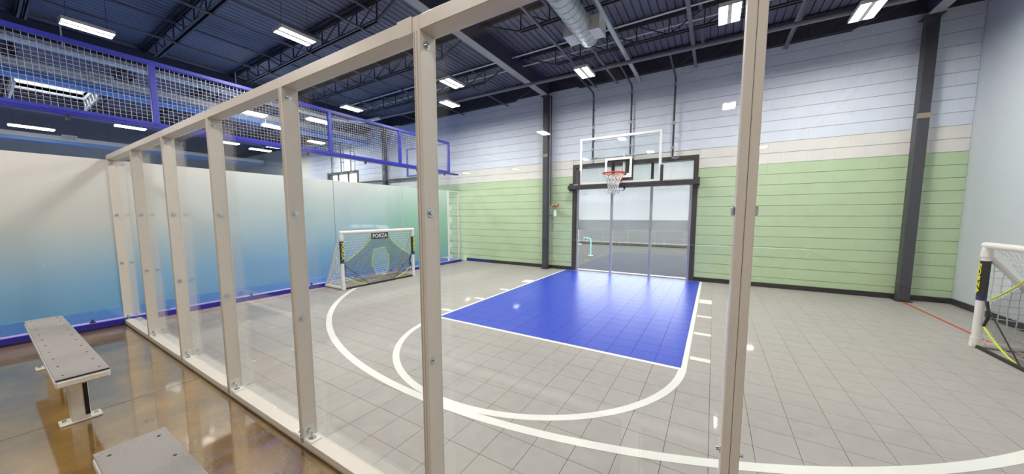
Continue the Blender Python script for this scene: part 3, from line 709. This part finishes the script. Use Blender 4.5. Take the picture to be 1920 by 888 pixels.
# ------------------------------------------------------------------ basketball hoop
BY = 7.9; bx0, bx1, bz0, bz1 = -2.86, -1.02, 2.25, 3.355; bc = (bx0 + bx1) / 2
h = thing('basketball_hoop', (bc, BY, 2.2), 'glass backboard with orange rim and white net before the tall window', 'hoop')
B(bx0 + 0.02, bx1 - 0.02, BY, BY + 0.012, bz0 + 0.02, bz1 - 0.02).build('backboard', 'acrylic', h)
m = MB(); q = 0.055
for a, b, c, d_ in ((bx0, bx1, bz1 - q, bz1), (bx0, bx1, bz0, bz0 + q), (bx0, bx0 + q, bz0 + q, bz1 - q), (bx1 - q, bx1, bz0 + q, bz1 - q)): m.box(a, b, BY - 0.012, BY + 0.03, c, d_, c=0.004)
m.build('border_frame', 'white_paint', h)
m = MB(); ix0, ix1, iz0, iz1 = bc - 0.305, bc + 0.305, 2.38, 2.84; q = 0.05
for a, b, c, d_ in ((ix0, ix1, iz1 - q, iz1), (ix0, ix0 + q, iz0, iz1 - q), (ix1 - q, ix1, iz0, iz1 - q), (ix0 + q, ix1 - q, iz0, iz0 + q)): m.box(a, b, BY - 0.003, BY, c, d_)
m.build('target_square', 'white_print', h)
m = MB(); m.box(bx0 - 0.04, bx1 + 0.04, BY - 0.03, BY + 0.05, bz0 - 0.06, bz0 + 0.012, c=0.012)
for a, b in ((bx0 - 0.04, bx0 + 0.016), (bx1 - 0.016, bx1 + 0.04)): m.box(a, b, BY - 0.03, BY + 0.05, bz0 + 0.012, bz0 + 0.36, c=0.01)
m.build('edge_padding', 'bronze', h)
rc = Vector((bc, BY - 0.39, 2.445))
rim = MB().ring(rc, (0, 0, 1), 0.228, 0.017, 40, 8).build('rim', 'orange', h)
m = MB(); m.box(bc - 0.09, bc + 0.09, BY - 0.16, BY - 0.012, 2.36, 2.44, c=0.01); m.box(bc - 0.11, bc + 0.11, BY - 0.022, BY - 0.004, 2.29, 2.46, c=0.004)
m.bar((bc - 0.09, BY - 0.15, 2.43), (bc - 0.2, rc.y + 0.10, 2.437), 0.016); m.bar((bc + 0.09, BY - 0.15, 2.43), (bc + 0.2, rc.y + 0.10, 2.437), 0.016)
m.build('rim_bracket', 'orange', rim)
m = MB(); NN = 12; LV = 7
def npt(k, l):
    r = [0.222, 0.19, 0.16, 0.135, 0.118, 0.108, 0.112, 0.12][l]; a = 2 * PI * (k + 0.5 * (l % 2)) / NN
    return (rc.x + r * math.cos(a), rc.y + r * math.sin(a), rc.z - 0.012 - 0.062 * l)
for k in range(NN):
    for l in range(LV):
        m.tube([npt(k, l), npt(k, l + 1)], 0.0075, 5, caps=False)
        m.tube([npt(k + 1 if l % 2 else k, l), npt(k if l % 2 else k - 1, l + 1)], 0.0075, 5, caps=False)
m.build('net', 'net', h)
# wall mount: cross beam, arms, crank
B(-3.36, -0.30, 8.36, 8.46, 2.20, 2.30, c=0.006).build('cross_beam', 'bronze', h); B(-3.2, -0.45, 8.37, 8.43, 2.30, 2.325, c=0.004).build('beam_strip', 'alu', h)
for s in (-1, 1):
    B((-3.36 if s < 0 else -0.40), (-3.26 if s < 0 else -0.30), 8.46, YB - 0.03, 2.16, 2.36, c=0.006).build('wall_bracket', 'bronze', h)
m = MB()
for s in (-1, 1):
    m.box(bc + s * 0.22 - 0.03, bc + s * 0.22 + 0.03, 8.30, 8.36, 2.2, 2.86)
    m.bar((bc + s * 0.22, BY + 0.03, 2.78), (bc + s * 0.22, 8.33, 2.78), 0.05); m.bar((bc + s * 0.22, BY + 0.03, 2.42), (bc + s * 0.22, 8.33, 2.32), 0.05)
    m.bar((bc + s * 0.22, 8.34, 2.74), (bc + s * 0.95, 8.60, 2.80), 0.045)
m.box(bc - 0.25, bc + 0.25, BY + 0.03, BY + 0.06, 2.38, 2.46); m.box(bc - 0.25, bc + 0.25, BY + 0.03, BY + 0.06, 2.75, 2.80)
m.box(bc + 0.02, bc + 0.16, 8.24, 8.3, 2.3, 2.8)
m.build('mount_arms', 'bronze', h)
B(bc + 0.09, bc + 0.14, BY + 0.06, BY + 0.11, 2.4, 2.95, c=0.006).build('actuator', 'white_paint', h)
cr = MB().tube([(bc + 0.12, BY + 0.15, 2.25), (bc + 0.12, BY + 0.15, 2.12)], 0.022, 12).build('crank', 'bronze', h)
MB().cyl((bc + 0.12, BY + 0.15, 2.20), (bc + 0.12, BY + 0.15, 2.235), 0.028, 14).build('collar', 'yellow_print', cr)
MB().tube([(bc + 0.12, BY + 0.15, 2.12), (bc + 0.10, BY + 0.15, 2.09), (bc - 0.08, BY + 0.13, 2.09), (bc - 0.11, BY + 0.13, 2.07), (bc - 0.11, BY + 0.13, 1.98)], 0.009, 8).build('handle', 'zinc', cr)

# ------------------------------------------------------------------ hose valve on the column
v = thing('hose_valve', (-3.80, 8.45, 1.6), 'small brass and red valve with a white tag beside the column', 'valve')
MB().tube([(-3.90, 8.47, 4.72), (-3.90, 8.47, 1.84), (-3.88, 8.46, 1.79), (-3.66, 8.45, 1.79)], 0.02, 10).build('pipe', 'steel_dark', v)
m = MB(); m.cyl((-3.84, 8.45, 1.79), (-3.70, 8.45, 1.79), 0.032, 14); m.cyl((-3.71, 8.45, 1.79), (-3.66, 8.45, 1.79), 0.045, 14); m.cyl((-3.84, 8.45, 1.79), (-3.80, 8.45, 1.79), 0.045, 14); m.build('body', 'brass', v)
m = MB(); m.ring((-3.76, 8.44, 1.72), (0, 0, 1), 0.045, 0.009, 18, 6); m.cyl((-3.76, 8.45, 1.79), (-3.76, 8.44, 1.71), 0.012, 10); m.build('hand_wheel', 'red', v)
B(-3.775, -3.70, 8.415, 8.418, 1.49, 1.65).build('tag', 'paper', v)
MB().tube([(-3.75, 8.43, 1.72), (-3.74, 8.417, 1.65)], 0.002, 4).build('tag_string', 'paper', v)

# ------------------------------------------------------------------ lettering
def text_mesh(s, size):
    cu = bpy.data.curves.new('lettering', 'FONT'); cu.body = s; cu.size = size; cu.extrude = 0.0008; cu.align_x = 'CENTER'; cu.align_y = 'CENTER'; cu.offset = size * 0.03
    cu.resolution_u = 3
    o = bpy.data.objects.new('lettering', cu); COL.objects.link(o)
    bpy.context.view_layer.update(); dg = bpy.context.evaluated_depsgraph_get()
    me = bpy.data.meshes.new_from_object(o.evaluated_get(dg)); bpy.data.objects.remove(o); bpy.data.curves.remove(cu); me.name = 'lettering'; return me
def letter(me, m, loc, rot, parent, scale=(1, 1, 1)):
    me = me.copy(); me.materials.clear(); me.materials.append(M[m])
    o = bpy.data.objects.new('lettering', me); COL.objects.link(o); o.parent = parent; o.location = Vector(loc) - ROOT[parent.name]; o.rotation_euler = rot; o.scale = scale; return o
TXT = text_mesh('FORZA', 0.1)

# ------------------------------------------------------------------ five-a-side goals
def goal(xf, y0, y1, s, label, depth=0.66):
    """front plane at x = xf; s = -1: depth runs to -x, s = +1: to +x"""
    H = 1.21; R = 0.036; xb = xf + s * depth
    t = thing('soccer_goal', ((xf + xb) / 2, (y0 + y1) / 2, 0), label, 'goal', 'white soccer goals')
    for yy in (y0, y1): MB().tube([(xf, yy, R), (xf, yy, H - R)], R, 14).build('upright', 'pvc', t)
    MB().tube([(xf, y0 - R, H - R), (xf, y1 + R, H - R)], R, 14).build('crossbar', 'pvc', t)
    for yy in (y0, y1):
        MB().tube([(xf - s * R, yy, R), (xb, yy, R)], R, 14).build('side_base_tube', 'pvc', t)
        MB().tube([(xf + s * 0.03, yy, H - 0.17), (xb, yy, R)], R * 0.72, 12).build('brace_tube', 'pvc', t)
        m = MB(); m.cyl((xf, yy, H - 0.17), (xf, yy, H - 0.08), R * 1.22, 14); m.cyl((xf, yy, 0.005), (xf, yy, 0.12), R * 1.22, 14); m.build('joint_sleeve', 'pvc', t)
    MB().tube([(xb, y0, R), (xb, y1, R)], R, 14).build('back_base_tube', 'pvc', t)
    # net: sloped back with a little sag, and the two sides
    m = MB(); cy_ = 34; cz = 20
    ph = random.random() * 6
    def P(i, j):
        u = i / cy_; vv = j / cz; y = y0 + (y1 - y0) * u; z = 0.05 + (H - 0.10) * vv
        k = (z - 0.05) / (H - 0.10); x = xb + (xf + s * 0.05 - xb) * k
        sag = 0.05 * math.sin(PI * vv) * (0.6 + 0.4 * math.sin(5 * u + ph))
        return (x + s * sag * 0.4 + 0.006 * math.sin(9.1 * i + 3.3 * j), y + 0.008 * math.sin(5.7 * j + i), z - sag + 0.006 * math.cos(4.3 * i + 7 * j))
    for i in range(cy_ + 1): m.tube([P(i, j) for j in range(cz + 1)], 0.0045, 4, caps=False)
    for j in range(cz + 1): m.tube([P(i, j) for i in range(cy_ + 1)], 0.0045, 4, caps=False)
    m.build('back_net', 'net', t)
    for yy in (y0, y1):
        m = MB()
        for k in range(1, 12):
            x = xf + s * depth * k / 12; zt = (H - 0.14) * (1 - k / 12) + 0.04
            m.tube([(x, yy + 0.01 * math.sin(3 * k + z_ * 9), 0.05 + (zt - 0.05) * z_ / 4) for z_ in range(5)], 0.0052, 4, caps=False)
        for k in range(1, 13):
            z = 0.05 + (H - 0.2) * k / 13; xe = xf + s * depth * (1 - (z - 0.04) / (H - 0.14)); 
            m.tube([(xf, yy, z), ((xf + xe) / 2, yy + 0.012 * math.sin(4 * k), z - 0.02), (xe, yy, z)], 0.0052, 4, caps=False)
        m.build('side_net', 'net', t)
    m = MB()
    for k in range(1, 30): yy = y0 + (y1 - y0) * k / 30; m.tube([(xf + s * 0.16, yy, 0.012), (xf + s * 0.3 * (1 + 0.1 * math.sin(k)), yy + 0.01, 0.03 + 0.01 * math.sin(2 * k)), (xb, yy, 0.06)], 0.0052, 4, caps=False)
    for k in range(7): xx = xf + s * (0.16 + (depth - 0.2) * k / 6); m.tube([(xx + 0.012 * math.sin(q_ * 1.7 + k), y0 + (y1 - y0) * q_ / 20, 0.014 + 0.007 * k) for q_ in range(21)], 0.0052, 4, caps=False)
    m.build('floor_net', 'net', t)
    # front target sheet with cut corners and a middle hole
    yc = (y0 + y1) / 2; hw = (y1 - y0) / 2 - 0.05; xs = xf + s * 0.02
    def halfw(z):
        if z > 0.55: k = (1.08 - z) / 0.53; return 0.23 + (hw - 0.23) * (k ** 1.5)
        if z > 0.26: return hw
        k = max(0, (z - 0.02) / 0.24); return 0.34 + (hw - 0.34) * (k ** 0.7)
    hole = [(0.13, 0.80), (-0.15, 0.77), (-0.22, 0.46), (-0.13, 0.20), (0.13, 0.16), (0.22, 0.30), (0.24, 0.60)]
    def inhole(y, z):
        c = False; n = len(hole)
        for i in range(n):
            a = hole[i]; b = hole[i - 1]
            if (a[1] > z) != (b[1] > z) and y < (b[0] - a[0]) * (z - a[1]) / (b[1] - a[1]) + a[0]: c = not c
        return c
    m = MB(); dy, dz = 0.02, 0.02; vs = {}; 
    nz = int(1.06 / dz)
    def V(i, j):
        y = yc + i * dy; z = 0.02 + j * dz; return (xs + s * (0.03 * math.sin(PI * z / 1.1) + 0.004 * math.sin(20 * y)), y, z)
    for j in range(nz):
        z = 0.03 + j * dz; n_ = int(halfw(z) / dy)
        for i in range(-n_, n_):
            if inhole((i + 0.5) * dy, z): continue
            m.add([V(i, j), V(i + 1, j), V(i + 1, j + 1), V(i, j + 1)], [(0, 1, 2, 3)])
    sheet = m.build('target_sheet', 'mesh_cloth', t)
    def edge(pts, mk, r=0.009): MB().tube(pts, r, 6).build('edge_tape', mk, sheet)
    for sg in (-1, 1):
        edge([(xs, yc + sg * halfw(z), z) for z in [1.08 - 0.05 * k for k in range(11)]], 'yellow')
        edge([(xs, yc + sg * hw, 0.55), (xs + s * 0.02, yc + sg * (hw - 0.02), 0.40), (xs, yc + sg * hw, 0.26)], 'black_cloth', 0.014)
        edge([(xs, yc + sg * halfw(z), z) for z in [0.26 - 0.03 * k for k in range(9)]], 'yellow')
        edge([(xs, yc + sg * (hw - 0.01), 0.5), (xs, yc + sg * 0.32, 0.03)], 'black_cloth', 0.006)
    edge([(xs + s * 0.025, yc + a, b) for a, b in hole] + [(xs + s * 0.025, yc + hole[0][0], hole[0][1])], 'yellow')
    MB().tube([(xf - s * 0.0, y0 + 0.02, 0.018), (xf - s * 0.0, y1 - 0.02, 0.018)], 0.018, 8).build('ground_strap', 'black_cloth', t)
    bn = B(xs - 0.004, xs + 0.004, yc - 0.215, yc + 0.215, 1.0, 1.135).build('banner', 'black_cloth', t)
    rz = PI / 2 if s < 0 else -PI / 2
    letter(TXT, 'white_print', (xs - s * 0.0055, yc, 1.065), (PI / 2, 0, rz), bn, (1.18, 1.2, 1))
    for yy in (y0, y1):
        m = MB(); m.cyl((xf, yy, 0.59), (xf, yy, 1.0), R * 1.06, 16); sl = m.build('name_sleeve', 'black_cloth', t)
        for off in (0,):
            letter(TXT, 'yellow_print', (xf - s * (R * 1.06 + 0.001), yy, 0.80), (PI / 2, PI / 2, rz) if s < 0 else (PI / 2, PI / 2, rz), sl, (1.08, 0.72, 1))
        m = MB(); m.cyl((xf, yy, 0.55), (xf, yy, 0.59), R * 1.07, 16); m.build('logo_band', 'base_blue', sl)
    return t
goal(-6.40, 3.87, 5.72, -1, 'white net goal before the frosted wall', 0.62)
goal(2.64, 4.08, 5.93, 1, 'white net goal by the plain right wall, cut by the picture edge', 0.80)

# ------------------------------------------------------------------ benches
def bench(x0, x1, y0, y1, label, legs):
    t = thing('bench', ((x0 + x1) / 2, (y0 + y1) / 2, -0.012), label, 'bench', 'white lobby benches')
    B(x0, x1, y0, y1, 0.385, 0.438, c=0.012).build('seat_frame', 'bench_white', t)
    B(x0 + 0.006, x1 - 0.006, y0 + 0.004, y1 - 0.004, 0.438, 0.446).build('edge_seam', 'bench_edge', t)
    tp = B(x0 + 0.003, x1 - 0.003, y0 + 0.002, y1 - 0.002, 0.446, 0.452, c=0.002).build('seat_mat', 'bench_top', t)
    n = max(2, int((x1 - x0) / 0.26))
    for k in range(n + 1):
        xx = x0 + 0.08 + (x1 - x0 - 0.16) * k / n
        for yy in (y0 + 0.04, y1 - 0.04): MB().cyl((xx, yy, 0.452), (xx, yy, 0.4535), 0.007, 8).build('screw', 'bench_edge', tp)
    for lx in legs:
        yc = (y0 + y1) / 2
        l = B(lx - 0.05, lx + 0.05, yc - 0.045, yc + 0.045, 0.004, 0.385, c=0.004).build('leg', 'bench_white', t)
        B(lx + 0.049, lx + 0.052, yc + 0.02, yc + 0.042, 0.03, 0.38).build('channel', 'dark_hole', l)
        B(lx - 0.055, lx + 0.055, yc - 0.10, yc + 0.10, -0.012, 0.004, c=0.004).build('foot_plate', 'bench_white', l)
        for yy in (yc - 0.075, yc + 0.075): MB().cyl((lx, yy, 0.004), (lx, yy, 0.016), 0.012, 6).build('foot_bolt', 'zinc', l)
    return t
bench(-5.96, -3.61, 0.20, 0.435, 'whole white bench with a grey top beside the glass partition', (-4.02, -5.70))
bench(-2.34, 0.05, 0.20, 0.435, 'nearest bench end at the bottom edge of the picture', (-1.95, -0.35))
